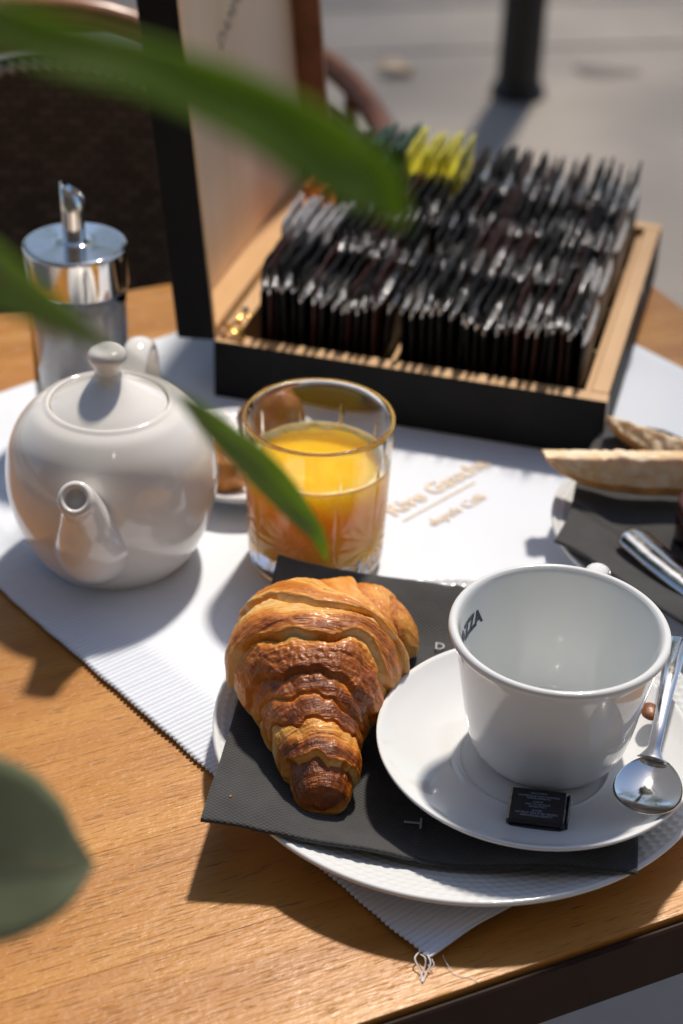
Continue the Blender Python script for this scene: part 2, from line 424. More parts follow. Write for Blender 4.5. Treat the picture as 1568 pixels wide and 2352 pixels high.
# ------------------------------------------------------------------ placemat
PA = Vector((.0459, .5572)); pa = Vector((-.6626, .749)); pb = Vector((.749, .6626))
def mat_z(p, a, b_):
    z = .0012
    z += .0022 * max(0, noise.noise(Vector((p.x * 9, p.y * 9, 1.3)))) + .0012 * max(0, noise.noise(Vector((p.x * 22, p.y * 16, 4))))
    z += .004 * exp(-(hypot(a - .0, b_ - .03) / .035) ** 2) + .002 * exp(-(a / .02) ** 2) * sstep(.0, .03, b_) * exp(-(b_ / .09) ** 2)
    e = p.x * te.x + p.y * te.y - E1
    if e > -.003: z -= min(.2, (e + .003) * 6)
    return z
NA = 1500; bs = [.0022 * i for i in range(18)] + [.0396 + (.52 - .0396) * (i / 56) for i in range(57)]
vs = []; nb = len(bs)
for i in range(NA + 1):
    a = .558 * i / NA; rib = cos(2 * pi * a / .0031)
    for j, b_ in enumerate(bs):
        mask = (1 - sstep(.030, .040, b_))
        bb = b_
        if j == 0: bb = b_ - .0009 * rib + .0008 * noise.noise(Vector((a * 60, 0, 0)))
        aa = a + .010 * (b_ / .1) * exp(-(b_ / .08) ** 2) * (1 - a / .558) * -0.6
        p = PA + pa * aa + pb * bb
        z = mat_z(p, a, b_) + .00045 * rib * mask
        vs.append((p.x, p.y, z))
fs = [(i * nb + j, i * nb + j + 1, (i + 1) * nb + j + 1, (i + 1) * nb + j) for i in range(NA) for j in range(nb - 1)]
pm_me = mesh('placemat', vs, fs)
pmat = thing('placemat', 'white cotton placemat with a ribbed border and gold lettering', 'placemat', (0, 0, TZ))
po = obj('cloth', pm_me, M['cloth'], pmat)
sm = po.modifiers.new('s', 'SOLIDIFY'); sm.thickness = .0009; sm.offset = 1
def flat_text(name, s, size, center, ang, zfn, mat, parent, **k):
    me = text_mesh(s, size, **k)
    ca_, sa_ = cos(ang), sin(ang)
    for v in me.vertices:
        x = center[0] + v.co.x * ca_ - v.co.y * sa_; y = center[1] + v.co.x * sa_ + v.co.y * ca_
        v.co = Vector((x, y, zfn(x, y) + v.co.z))
    return obj(name, me, mat, parent)
def pz(x, y):
    p = Vector((x, y)); d = p - PA
    return mat_z(p, d.dot(pa), d.dot(pb)) + .0016
ta = R(46)
flat_text('lettering', 'Rive Gauche', .0178, (.0605, .9535), ta, pz, M['gold_print'], pmat, offset=.0004)
flat_text('lettering', 'depuis Café', .0105, (.0715, .9270), ta, pz, M['gold_print'], pmat, offset=.0002)
ul = grid(lambda u, v: (.0378 + .0461 * u - .0006 * (v - .5), .9122 + .048 * u + .0016 * (v - .5), pz(.0378 + .0461 * u, .9122 + .048 * u)), 12, 1)
obj('underline', ul, M['gold_print'], pmat)
# loose threads at the corner
def thread(pts, r=.00022):
    return obj('thread', tube(smooth_prof([tuple(p) for p in pts], 8), r, 6), M['thread'], pmat)
x0, y0 = PA.x, PA.y
thread([(x0 - .004, y0 + .004, .004), (x0 - .0065, y0 - .0005, .004), (x0 - .0045, y0 - .0045, .002), (x0 - .0032, y0 - .008, .0006), (x0 - .0034, y0 - .0105, .0005)], .00032)
thread([(x0 - .001, y0 + .001, .005), (x0 + .0004, y0 - .003, .004), (x0 - .0014, y0 - .007, .0016), (x0 - .0030, y0 - .011, .0005)], .00032)
thread([(x0 - .004, y0 + .002, .004), (x0 - .002, y0 - .001, .005), (x0 - .002, y0 - .004, .003), (x0 - .0032, y0 - .0065, .0015), (x0 - .0042, y0 - .0095, .0005)], .00028)
thread([(x0 + .001, y0 - .0005, .004), (x0 + .002, y0 - .003, .003), (x0 + .0006, y0 - .0042, .002), (x0 - .0006, y0 - .003, .003)], .00025)
thread([(x0 + .006, y0 + .003, .003), (x0 + .008, y0 - .001, .0015), (x0 + .012, y0 - .006, .0005), (x0 + .018, y0 - .0075, .0004), (x0 + .022, y0 - .010, .0004)], .00014)

# ------------------------------------------------------------------ plates with a pebbled rim
def plate_mesh(rr, zr, flat_r, seg=360):
    prof_t = [(0.0005, .0085), (flat_r * .5, .0085), (flat_r * .9, .0088), (flat_r, .0100)]
    nrim = 46
    rim = []
    for i in range(1, nrim + 1):
        u = i / nrim; rim.append((flat_r + (rr - .0035 - flat_r) * u, .0100 + (zr - .0008 - .0100) * (u ** 1.15)))
    top = prof_t + rim + [(rr - .0022, zr - .0001), (rr - .001, zr), (rr - .0002, zr - .0007), (rr, zr - .0016), (rr - .0009, zr - .0030)]
    bot = [(flat_r + .012, .0068), (flat_r - .002, .0048), (flat_r - .006, .0008), (flat_r - .008, 0), (flat_r - .011, .0008), (flat_r - .013, .004), (.0005, .0042)]
    prof = [p for p in (top + bot)][::-1]
    n = len(prof)
    pitch = .0049
    def disp(a, r, z, j):
        if flat_r + .001 < r < rr - .0030 and z > .0092:
            row = (r - flat_r) / (pitch * .87); k = round(2 * pi * (flat_r + rr) / 2 / pitch)
            best = 9
            for q in (math.floor(row), math.floor(row) + 1):
                ph = (a * k / (2 * pi) + (.5 if q % 2 else 0)) % 1.0
                ph = min(ph, 1 - ph) * 2 * pi * r / k
                d = hypot(ph, (row - q) * pitch * .87); best = min(best, d)
            z -= .0006 * max(0, 1 - (best / (pitch * .5)) ** 2)
        return r, z
    return lathe(prof, seg, disp)
pl = tag(obj('plate', plate_mesh(.1257, .0225, .084, 620), M['porc'], None, (.0647, .6965, TZ + .0024)), 'large white dinner plate with a dimpled rim under the croissant', 'plate')
PX, PY = .0647, .6965

# ------------------------------------------------------------------ black napkin on the plate
c00 = Vector((-.0600, .6110, .0285)); c10 = Vector((.1395, .5905, .0265)); c11 = Vector((.1660, .8000, .030)); c01 = Vector((-.0345, .8215, .0350))
def nap_base(x, y):
    r = hypot(x - PX, y - PY)
    return .0128 + .0135 * sstep(.072, .1257, r) + .05 * max(0, r - .1257)
def nap(u, v):
    p = c00 * (1 - u) * (1 - v) + c10 * u * (1 - v) + c11 * u * v + c01 * (1 - u) * v
    ed = min(u, 1 - u, v, 1 - v)
    z = nap_base(p.x, p.y)
    z += (p.z - nap_base(p.x, p.y)) * max(0, 1 - hypot(min(u, 1 - u), min(v, 1 - v)) * 4) ** 1.5
    z += .0011 * noise.noise(Vector((p.x * 30, p.y * 30, 0))) + .0007 * noise.noise(Vector((p.x * 90, p.y * 60, 2)))
    # edge wobble and fold crease
    wob = .0008 * noise.noise(Vector((u * 5, v * 5, 3)))
    z += .0012 * exp(-((u - .5) / .01) ** 2)
    z += .0007 * sin(u * 17 + 1) * exp(-(v / .06) ** 2)
    return (p.x, p.y + wob, z)
nk = thing('napkin', 'black embossed paper napkin spread over the dinner plate', 'napkin', (0, 0, TZ + .0024))
no = obj('sheet', grid(nap, 110, 110), M['napkin'], nk); sm = no.modifiers.new('s', 'SOLIDIFY'); sm.thickness = .0017; sm.offset = -1
def nz_(x, y): return nap_base(x, y) + .0016
flat_text('lettering', 'D', .0078, (.0555, .7685), R(-5), nz_, M['napkin_print'], nk)
flat_text('lettering', 'T', .0125, (.0385, .6300), R(-95), lambda x, y: nz_(x, y) + .0002, M['napkin_print'], nk)

# ------------------------------------------------------------------ saucer, cup, sugar, spoon
SZ = TZ + .0024 + .0150
SX, SY = .0980, .6665
sprof = smooth_prof([(.0004, .0090), (.030, .0090), (.0345, .0092), (.0365, .0104), (.0385, .0100), (.043, .0102), (.055, .0136), (.068, .0195), (.0752, .0240)], 7) + \
    [(.0768, .0247), (.0775, .0243), (.0776, .0234), (.0768, .0224)] + smooth_prof([(.066, .0160), (.052, .0098), (.038, .0050), (.031, .0038), (.0295, .0005), (.028, 0), (.026, .0008), (.024, .0045), (.0004, .0048)], 4)
saucer = tag(obj('saucer', lathe(sprof[::-1], 128), M['porc'], None, (SX, SY, SZ)), 'white saucer under the big coffee cup on the black napkin', 'saucer')
def sauc_z(x, y):
    r = hypot(x - SX, y - SY); zz = .009
    for (r0, z0), (r1, z1) in zip(sprof, sprof[1:]):
        if r0 <= r <= r1 and r1 > r0: return z0 + (z1 - z0) * (r - r0) / (r1 - r0)
        if r1 < r0: break
    return .0247
CX_, CY_, CZ = .1043, .6755, SZ + .0092
cup = thing('coffee_cup', 'empty white porcelain coffee cup with dark lettering inside its rim', 'cup', (CX_, CY_, CZ))
CH = .0715
KZ = 1.056
outer = smooth_prof([(.0004, .0028), (.024, .0028), (.0265, .0006), (.0285, 0), (.0305, .0006), (.0320, .0022), (.0352, .0048), (.0385, .0105), (.0412, .0210), (.0440, .0370), (.0468, .0530), (.0488, .0640)], 5)
lip = smooth_prof([(.0488, .0640), (.0496, .0662), (.0513, .0672), (.0522, .0688), (.0520, .0706), (.0508, .0716), (.0492, .0715), (.0481, .0704)], 5)
inner = smooth_prof([(.0481, .0704), (.0470, .0672), (.0450, .0560), (.0420, .0390), (.0388, .0220), (.0340, .0110), (.0250, .0068), (.0004, .0060)], 6)
outer = [(a_, b_ * KZ) for a_, b_ in outer]; lip = [(a_, b_ * KZ) for a_, b_ in lip]; inner = [(a_, b_ * KZ) for a_, b_ in inner]
obj('body', lathe(outer + lip[1:], 128), M['porc'], cup)
obj('inner_wall', lathe([lip[-1]] + inner[1:], 128), M['porc_in'], cup)
hd = R(68)
hp = [(.0530, 0, .0560), (.058, 0, .0640), (.068, 0, .0640), (.0755, 0, .0550), (.072, 0, .0370), (.060, 0, .0250), (.0475, 0, .0220)]
hp = smooth_prof([(x * cos(hd), x * sin(hd), z) for x, y, z in hp], 6)
obj('handle', tube(hp, .0058, 14, flat=.7), M['porc'], cup)

def inner_r(z):
    for (r0, z0), (r1, z1) in zip(inner, inner[1:]):
        if z1 <= z <= z0: return r1 + (r0 - r1) * (z - z1) / max(1e-9, z0 - z1)
    return .045
me = text_mesh('LAVAZZA', .0098, offset=.00045, extrude=.00005)
for v in me.vertices:
    ang = R(166) - v.co.x / .047; z = .0590 + v.co.y * 1.0 ; r = inner_r(z) - .00025 + v.co.z * .5
    v.co = Vector((r * cos(ang), r * sin(ang), z))
obj('lettering', me, M['navy_print'], cup)
# sugar packet
spx, spy = .0968, .6262
sp = thing('sugar_packet', 'small black wrapped sugar piece leaning against the cup foot', 'sugar packet', (spx, spy, SZ + sauc_z(spx, spy) - .0012), R(-9))
sp.rotation_euler = (R(5), R(-3), R(-10))
sp.scale = (1.07, 1.07, 1.07)
bmx = box(-.0128, .0128, -.0102, .0102, -.0016, .0082, .0011)
obj('wrapper', bmx, M['packet'], sp)
obj('end_flap', box(.0128, .0139, -.0088, .0088, .0006, .0078, .0004), M['packet'], sp)
obj('fold', box(-.0112, .0112, -.0110, -.0104, .0010, .0060, .0003), M['packet'], sp)
lines = [('ZUCCHERO', .0072, .00125), ('CONFEZIONE NON VENDIBILE', .0054, .00125), ('SINGOLARMENTE', .0040, .00125), ('SUGAR', .0018, .0013), ('NOT TO BE SOLD', .0002, .0013), ('SEPARATELY', -.0013, .0013), ('SUCRE', -.0037, .0014), ('NE PEUT PAS ÊTRE VENDU', -.0054, .0015), ('INDIVIDUELLEMENT', -.0070, .0015)]
for s_, yy, sz in lines:
    me = text_mesh(s_, sz * 1.05, extrude=.00002, offset=.00001)
    obj('lettering', me, M['blue_print'], sp, (0, yy * .93, .00825))
# spoon
spo = thing('teaspoon', 'shiny steel teaspoon resting on the saucer right of the cup', 'spoon', (.1478, .6320, SZ))
def spoon_bowl(u, v, thick=0):
    a = 2 * pi * u; r = v
    wx = .0158 * (1 - .18 * sin(a)) ; x = r * cos(a) * wx; y = r * sin(a) * .0205
    z = .0232 + .0050 * r ** 2 - .0012 - thick * .0010
    return (x, y, z)
bt = R(-17)
vs, fs = grid(lambda u, v: spoon_bowl(u, v), 48, 14, wrap_u=True)
v2, f2 = grid(lambda u, v: spoon_bowl(u, v, 1), 48, 14, wrap_u=True)
o_ = len(vs); fs = fs + [tuple(q + o_ for q in f_[::-1]) for f_ in f2]; vs = vs + v2
for i in range(48):
    a_ = i * 15 + 14; b2 = ((i + 1) % 48) * 15 + 14; fs.append((a_, b2, b2 + o_, a_ + o_)[::-1])
obj('bowl', (vs, fs), M['steel'], spo, (0, 0, 0), (0, 0, bt))
hp = smooth_prof([(.0030, .0170, .0275), (.0052, .0235, .0310), (.0080, .0330, .0345), (.0125, .0500, .0375), (.0180, .0700, .0395), (.0235, .0900, .0385), (.0265, .1000, .0370)], 5)
rads = [.0030 + .0004 * i / len(hp) + .0030 * sstep(.35, 1, i / len(hp)) + .004 * max(0, 1 - i / 4) for i in range(len(hp))]
obj('handle', tube(hp, rads, 14, flat=.33), M['steel'], spo)
# biscuit behind the cup
bi = Vector((.1556, .6880))
tag(obj('biscuit', grid(lambda u, v: ((.0065 + .001 * noise.noise(Vector((u * 9, v * 9, 0)))) * cos(2 * pi * u) * sin(pi * v), .009 * sin(2 * pi * u) * sin(pi * v), .004 * -cos(pi * v)), 24, 12, wrap_u=True), M['roll_dark'], None, (bi.x, bi.y, SZ + .0250)), 'small reddish brown biscuit on the saucer behind the spoon', 'biscuit').scale = (.7, .7, .7)

# ------------------------------------------------------------------ croissant
sp_pts = [(-.0040, .6290, .0105, .0105), (-.0045, .6385, .0142, .0150), (-.0055, .6510, .0168, .0195), (-.0085, .6670, .0215, .0250), (-.0095, .6850, .0300, .0310), (-.0105, .7020, .0385, .0365),
          (-.0105, .7160, .0435, .0380), (-.0070, .7310, .0430, .0360), (.0010, .7440, .0375, .0310), (.0120, .7545, .0315, .0260), (.0235, .7605, .0245, .0220), (.0350, .7620, .0150, .0160), (.0440, .7620, .0055, .0070)]
SPN = smooth_prof(sp_pts, 10); NSP = len(SPN) - 1
def spn(s_):
    f_ = max(0, min(.99999, s_)) * NSP; i = int(f_); q = f_ - i
    return [SPN[i][k] * (1 - q) + SPN[i + 1][k] * q for k in range(4)]
EDGE = [0.0, .125, .215, .265, .315, .405, .510, .640, .760, .880, 1.001]
STEP = [0, .0052, .0030, .0022, .0040, .0050, .0054, .0050, .0035, .0030, 0]
MID = .60
vs = []; bk = []; uvs = []; NS, NT = 520, 300
for i in range(NS + 1):
    s0 = i / NS
    x, y, rw, rh = spn(s0); rw *= .965
    xa, ya, _, _ = spn(s0 - .01); xb, yb, _, _ = spn(s0 + .01)
    tg = Vector((xb - xa, yb - ya, 0)); tg.normalize(); side = Vector((tg.y, -tg.x, 0))
    endf = sqrt(max(0, 1 - (1 - sstep(0, .045, s0)) ** 2)) * sqrt(max(0, 1 - (1 - sstep(0, .03, 1 - s0)) ** 2))
    for j in range(NT):
        th = 2 * pi * j / NT; c_, s_ = cos(th), sin(th)
        sw = s0 + .030 * noise.noise(Vector((c_ * 1.5, s_ * 1.5, s0 * 5))) + .012 * noise.noise(Vector((c_ * 3 + 5, s_ * 3, s0 * 11))) + .022 * c_ + .010 * noise.noise(Vector((c_ * 4, s_ * 4, 7 + s0 * 9)))
        if sw > .44: sw += .05 * (1 - abs(c_)) - .03
        else: sw += .018 * (s_ - .5)
        k = 0
        while k < len(EDGE) - 2 and EDGE[k + 1] < sw: k += 1
        tt = (sw - EDGE[k]) / (EDGE[k + 1] - EDGE[k]); tt = max(0, min(1, tt))
        if k > 0 and EDGE[k] > MID + .03 and False: tt = 1 - tt
        st = STEP[k]; nx = STEP[min(k + 1, len(STEP) - 1)]
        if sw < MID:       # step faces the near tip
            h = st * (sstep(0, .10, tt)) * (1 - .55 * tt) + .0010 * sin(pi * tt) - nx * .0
            bake_shade = .16 + .56 * sstep(0.02, .22, tt) * (1 - .95 * sstep(.32, .85, tt))  # dark band fronts: browning plus shade put into the colour
            if tt < .07: bake_shade = .04 + .45 * sstep(-.1, .25, noise.noise(Vector((c_ * 2.5 + k * 7, s_ * 2.5, 1))))
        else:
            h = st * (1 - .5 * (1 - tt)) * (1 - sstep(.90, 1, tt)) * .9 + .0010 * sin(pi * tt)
            bake_shade = .33 + .27 * (1 - sstep(.05, .45, tt)) + .06 * tt
        if k == 0: bake_shade = .66 + .12 * noise.noise(Vector((c_ * 2, s_ * 2, s0 * 20)))
        if k in (2, 3): bake_shade = .44 + .34 * sin(pi * tt)
        if k == 4: bake_shade = .68 - .4 * sstep(.6, 1, tt)
        if k == 6: bake_shade -= .10
        if k == 7: bake_shade = .34 + .26 * (1 - sstep(.05, .4, tt))
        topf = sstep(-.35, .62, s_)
        bake_shade = (bake_shade * 1.0 + .18 * (1 - sstep(.18, .50, s0)) - .03) * (.30 + .70 * topf) + .10 * noise.noise(Vector((x * 60 + c_ * 2, y * 60, s_ * 2)))
        bake_shade -= .16 * sstep(.5, .98, -c_) * (1 if s0 > .2 else 0)
        wr = .0007 * noise.noise(Vector((s0 * 46, c_ * 2.2, s_ * 2.2))) + .0010 * noise.noise(Vector((s0 * 20, c_ * 5, s_ * 5 + 3)))
        wl = noise.noise(Vector((s0 * 55 + 4 * c_, c_ * 13, s_ * 13)))
        wrk = .0012 * (abs(wl) ** .7) * (sstep(.30, .33, sw) * (1 - sstep(.385, .41, sw)) * topf)
        wrk += .0007 * abs(noise.noise(Vector((s0 * 70, c_ * 16, s_ * 16 + 9)))) * topf
        a_h = (h + wr + wrk) * (.35 + .65 * sstep(-.6, .2, s_)) * min(1, rw / .022)
        rx = (rw * endf + a_h * endf) * abs(c_) ** .92 * (1 if c_ > 0 else -1)
        vz = (rh * endf + a_h * endf)
        z = vz * (s_ if s_ > 0 else s_ * .55)
        base_z = rh * .62
        lift = .0
        p = Vector((x, y, 0)) + side * rx
        zz = base_z + z
        vs.append((p.x, p.y, max(zz, .0006 + .0008 * noise.noise(Vector((p.x * 80, p.y * 80, 5)))))); bk.append(max(0, min(1, bake_shade))); uvs.append((s0, j / NT))
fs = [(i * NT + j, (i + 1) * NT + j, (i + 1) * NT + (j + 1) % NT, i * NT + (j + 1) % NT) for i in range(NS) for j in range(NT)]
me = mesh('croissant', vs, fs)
ba = me.attributes.new('bake_shade', 'FLOAT', 'POINT'); ba.data.foreach_set('value', bk)
ul_ = me.uv_layers.new(name='UVMap')
vi = [0] * len(me.loops); me.loops.foreach_get('vertex_index', vi)
flat_uv = []
for q in vi: flat_uv += [uvs[q][0], abs(uvs[q][1] * 2 - 1)]
ul_.data.foreach_set('uv', flat_uv)
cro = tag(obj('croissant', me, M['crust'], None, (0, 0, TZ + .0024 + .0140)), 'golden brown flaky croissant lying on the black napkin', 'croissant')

rc_ = random.Random(11)
for i in range(14):
    a = rc_.uniform(0, 2 * pi); x = -.012 + (.050 + .02 * rc_.random()) * cos(a); y = .690 + .075 * sin(a)
    if hypot(x - SX, y - SY) < .083 or x < -.052 or y > .80 or y < .62: continue
    r0_ = rc_.uniform(.0007, .0016)
    tag(obj('crumb', grid(lambda u, v: (r0_ * cos(2 * pi * u) * sin(pi * v), r0_ * .7 * sin(2 * pi * u) * sin(pi * v), -.35 * r0_ * cos(pi * v)), 7, 4, wrap_u=True), M['roll_gold'], None, (x, y, TZ + .0024 + nz_(x, y) + .0006), (0, 0, a)), 'tiny golden croissant crumb on the black napkin', 'crumb', 'croissant crumbs on the napkin')

# ------------------------------------------------------------------ teapot
tp = thing('teapot', 'round white porcelain teapot with its spout towards the viewer', 'teapot', (-.1325, .8720, TZ + .0014))
bp = smooth_prof([(.0004, .003), (.036, .003), (.038, .0), (.0415, .0), (.0440, .0025), (.0500, .012), (.0565, .028), (.0602, .045), (.0607, .058), (.0585, .073), (.0530, .086), (.0440, .0965), (.0370, .1005)], 7)
bp += smooth_prof([(.0360, .1015), (.0345, .1022), (.0335, .1016), (.0330, .0990), (.031, .097)], 3)
obj('body', lathe(bp, 128), M['porc_cream'], tp)
lp = smooth_prof([(.031, .0985), (.0326, .1000), (.0322, .1012), (.0285, .1038), (.0200, .1085), (.0125, .1130), (.0085, .1165), (.0072, .1200)], 6)
lid = obj('lid', lathe(lp + [(.0004, .1215)], 96), M['porc_cream'], tp)
kp = smooth_prof([(.0070, .1190), (.0072, .1220), (.0092, .1255), (.0108, .1290), (.0104, .1320), (.0075, .1345), (.0004, .1352)], 6)
obj('knob', lathe(kp, 64), M['porc_cream'], lid)
# spout
tip = Vector((-.0040, -.0790, .0870)); rt = Vector((.0035, -.0440, .0420))
sc_ = smooth_prof([(-.0050, -.040, .0320, .0240), (-.0055, -.0530, .0400, .0212), (-.0060, -.0610, .0520, .0172), (-.0066, -.0650, .0640, .0138), (-.0074, -.0690, .0740, .0116), (-.0080, -.0735, .0810, .0103), (-.0085, -.0790, .0860, .0097)], 6)
vs, fs = tube([q[:3] for q in sc_], [q[3] for q in sc_], 40, cap=False)
nseg = 40; last = len(vs) - nseg
ctr = sum((vs[last + k] for k in range(nseg)), Vector()) / nseg
tgd = (Vector(sc_[-1][:3]) - Vector(sc_[-3][:3])).normalized()
for fr_, off in ((.93, .0010), (.80, .0016), (.68, .0014), (.60, .0004), (.56, -.0015), (.52, -.0045)):
    st_ = len(vs)
    for k in range(nseg): vs.append(ctr + (vs[last + k] - ctr) * fr_ + tgd * off)
    pv = st_ - nseg
    for k in range(nseg): fs.append((pv + k, pv + (k + 1) % nseg, st_ + (k + 1) % nseg, st_ + k))
fs.append(tuple(range(len(vs) - nseg, len(vs))))
obj('spout', (vs, fs), M['porc_cream'], tp)
hh = smooth_prof([(.005, .050, .0840), (.007, .064, .0960), (.0085, .077, .0970), (.0095, .087, .0880), (.010, .091, .0730), (.009, .086, .0560), (.007, .073, .0420), (.005, .056, .0350)], 6)
obj('handle', tube(hh, .0082, 20, flat=.62), M['porc_cream'], tp)
def pot_r(z):
    for (r0, z0), (r1, z1) in zip(bp, bp[1:]):
        if z0 <= z <= z1: return r0 + (r1 - r0) * (z - z0) / max(1e-9, z1 - z0)
    return .06
me = text_mesh('DAMMANN', .0085, offset=.0001, extrude=.00004, spacing=1.08)
mx_ = min(v.co.x for v in me.vertices)
for v in me.vertices:
    ang = R(-14) + (v.co.x - mx_) / .060; z = .0560 + v.co.y; r = pot_r(z) + .00012 + v.co.z * .3
    v.co = Vector((r * cos(ang), r * sin(ang), z))
obj('lettering', me, M['grey_print'], tp)

# ------------------------------------------------------------------ sugar dispenser
dp = thing('sugar_dispenser', 'glass sugar dispenser with a chrome screw lid and slanted pouring tube', 'sugar dispenser', (-.1727, 1.0240, TZ))
obj('jar', lathe([(.0004, .001), (.027, .001), (.0295, .003), (.0305, .010), (.0312, .090), (.0312, .104), (.0295, .106), (.0290, .104), (.0288, .090), (.0283, .012), (.0265, .007), (.0004, .006)], 96), M['glass'], dp)
obj('sugar_fill', lathe([(.0004, .0075), (.0262, .0078), (.0278, .012), (.0284, .086), (.022, .089), (.010, .0865), (.0004, .088)], 64), M['sugar'], dp)
ch = obj('lid', lathe(smooth_prof([(.0322, .1020), (.0328, .1024), (.0328, .1260)], 3) + smooth_prof([(.0328, .1262), (.0325, .1278), (.0310, .1288), (.0280, .1290)], 4)[1:] + smooth_prof([(.0280, .1290), (.0200, .1293), (.0105, .1298), (.0085, .1306), (.0068, .1318)], 5)[1:], 128), M['steel'], dp)
TR_ = .0071; vs = []; fs = []
nr = 40
rows = [(TR_, .1300, 0), (TR_, .1500, .0), (TR_, .1640, 1), (TR_ - .0007, .1640, 1), (TR_ - .0007, .140, 0)]
for r_, z_, sl in rows:
    for k in range(nr):
        a = 2 * pi * k / nr; vs.append((r_ * cos(a), r_ * sin(a), z_ + (-.0052 * cos(a - .25) if sl else 0)))
for q in range(len(rows) - 1):
    for k in range(nr): fs.append((q * nr + k, q * nr + (k + 1) % nr, (q + 1) * nr + (k + 1) % nr, (q + 1) * nr + k))
obj('pouring_tube', (vs, fs), M['steel'], ch, (0, 0, 0))

# ------------------------------------------------------------------ tumbler of orange juice
GX, GY = -.0145, .8710
gl = thing('juice_glass', 'cut glass tumbler three quarters full of orange juice', 'glass', (GX, GY, TZ + .0022))
GH = .0975
def gr(z): return .0392 + .0040 * (z / GH)
go = [(.0004, .0006), (.034, .0), (.0372, .0012), (.0389, .0045)] + [(gr(z), z) for z in [.008 + .0873 * i / 70 for i in range(71)]]
lipg = [(gr(.0960) - .0003, .0963), (gr(.096) - .0011, .0972), (gr(.096) - .0020, .0965)]
gi = [(gr(.092) - .0026, .0920), (gr(.05) - .0030, .05), (gr(.02) - .0034, .0200), (.0330, .0155), (.0290, .0142), (.0004, .0140)]
def cut(a, r, z, j):
    if j < 4 or j >= 4 + 71: return r, z
    ns = 5; d = 0
    A = a / (2 * pi) * ns
    fx = (A - math.floor(A) - .5) * 2 * pi / ns * .041; cz = .030
    dx, dz = fx, z - cz; rr = hypot(dx, dz); th = atan2(dz, dx)
    if rr < .030 and z < .064:
        k = 16; w_ = abs(((th / (2 * pi) * k) % 1) - .5) * 2      # 1 on the spoke line
        d += .0014 * max(0, 1 - (1 - w_) * rr * 2 * pi / k / .0016) * sstep(.029, .018, rr) if rr < .029 else 0
    fy = (A - math.floor(A)); fy = min(fy, 1 - fy) * 2 * pi / ns * .041   # tall wedge between stars
    wz = sstep(.012, .04, z) * .0030 * max(0, 1 - abs(z - .044) / .040)
    if wz > 0 and fy < wz: d += .0015 * (1 - fy / wz)
    fz = abs(fx); wz2 = .0022 * max(0, 1 - abs(z - .066) / .013)
    if wz2 > 0 and fz < wz2: d += .0009 * (1 - fz / wz2)
    return r - d, z
tum = obj('tumbler', lathe(go + lipg + gi, 540, cut), M['glass'], gl)
JZ = .0680
def jr(z): return (gr(z) - .0019) if z > .02 else .0336
jp = [(.0004, .0136), (.0290, .0138), (.0332, .0152), (jr(.021) - .0004, .021), (jr(.05), .05), (jr(JZ - .002), JZ - .002), (jr(JZ), JZ)]
ju = obj('juice', lathe(jp + [(jr(JZ) - .002, JZ - .0008), (.025, JZ - .0012), (.012, JZ - .0012), (.0004, JZ - .0012)], 96), M['juice'], gl)
obj('foam_ring', lathe([(jr(JZ) - .0001, JZ + .0002), (jr(JZ) - .0004, JZ + .0016), (jr(JZ) - .0018, JZ + .0012), (jr(JZ) - .0026, JZ - .0006)], 180, lambda a, r, z, j: (r - (.0035 * (.5 + noise.noise(Vector((cos(a) * 5, sin(a) * 5, 0)))) if j == 3 else 0), z)), M['foam'], gl)
bub = bmesh.new()
for i in range(60):
    a = rnd.uniform(0, 2 * pi); q = (.90 + .08 * rnd.random()) * (jr(JZ) - .001); r_ = rnd.choice([.0005, .0007, .0009, .0013])
    bmesh.ops.create_icosphere(bub, subdivisions=2, radius=r_, matrix=Matrix.Translation((q * cos(a), q * sin(a), JZ - .0008)))
bme = bpy.data.meshes.new('bubbles'); bub.to_mesh(bme); bub.free(); bme.polygons.foreach_set('use_smooth', [True] * len(bme.polygons))
bo_ = obj('bubbles', bme, M['foam'], gl); bo_['kind'] = 'stuff'

# ------------------------------------------------------------------ tea box
BW, BD, BH, WT = .264, .293, .042, .0125
BA = R(-14.4)
BXW = Vector((-.0893, 1.0586))
tb = thing('tea_box', 'open black wooden tea box with a bamboo rim, lid raised on the left', 'tea box', (BXW.x, BXW.y, TZ + .0030), BA)
def wall(name, x0, x1, y0, y1, z0, z1, outer_axis, parent=tb, bev=.0008):
    me = box(x0, x1, y0, y1, z0, z1, bev); o = obj(name, me, [M['bamboo'], M['box_black']], parent)
    ax, sg = outer_axis
    for p in me.polygons:
        if p.normal[ax] * sg > .5: p.material_index = 1
    return o
wall('front_wall', 0, BW, 0, WT, 0, BH, (1, -1)); wall('back_wall', 0, BW, BD - WT, BD, 0, BH, (1, 1))
wall('left_wall', 0, WT, WT + .0001, BD - WT - .0001, 0, BH, (0, -1)); wall('right_wall', BW - WT, BW, WT + .0001, BD - WT - .0001, 0, BH, (0, 1))
obj('rabbet', box(WT + .0001, BW - WT - .0001, WT + .0001, WT + .005, .004, BH - .006, .0006), M['bamboo'], tb)
obj('rabbet', box(BW - WT - .005, BW - WT - .0001, WT + .0052, BD - WT - .0002, .004, BH - .006, .0006), M['bamboo'], tb)
obj('floor', box(.002, BW - .002, .002, BD - .002, .0008, .0038, 0), M['bamboo'], tb)
obj('divider', box(.1165, .1195, WT + .0055, BD - WT - .0005, .004, .036, .0004), M['bamboo'], tb)
for k in range(1, 4):
    yy = WT + .0055 + (BD - 2 * WT - .006) * k / 4
    for x0, x1 in ((WT + .0005, .1163), (.1197, BW - WT - .0055)):
        obj('cross_divider', box(x0, x1, yy - .0012, yy + .0012, .004, .034, .0003), M['bamboo'], tb)
notch = obj('finger_notch', lathe([(0, 0), (.008, 0), (.0085, .0006), (0, .0006)], 24), M['stain'], tb, (BW + .0003, .165, BH - .002), (0, R(90), 0))
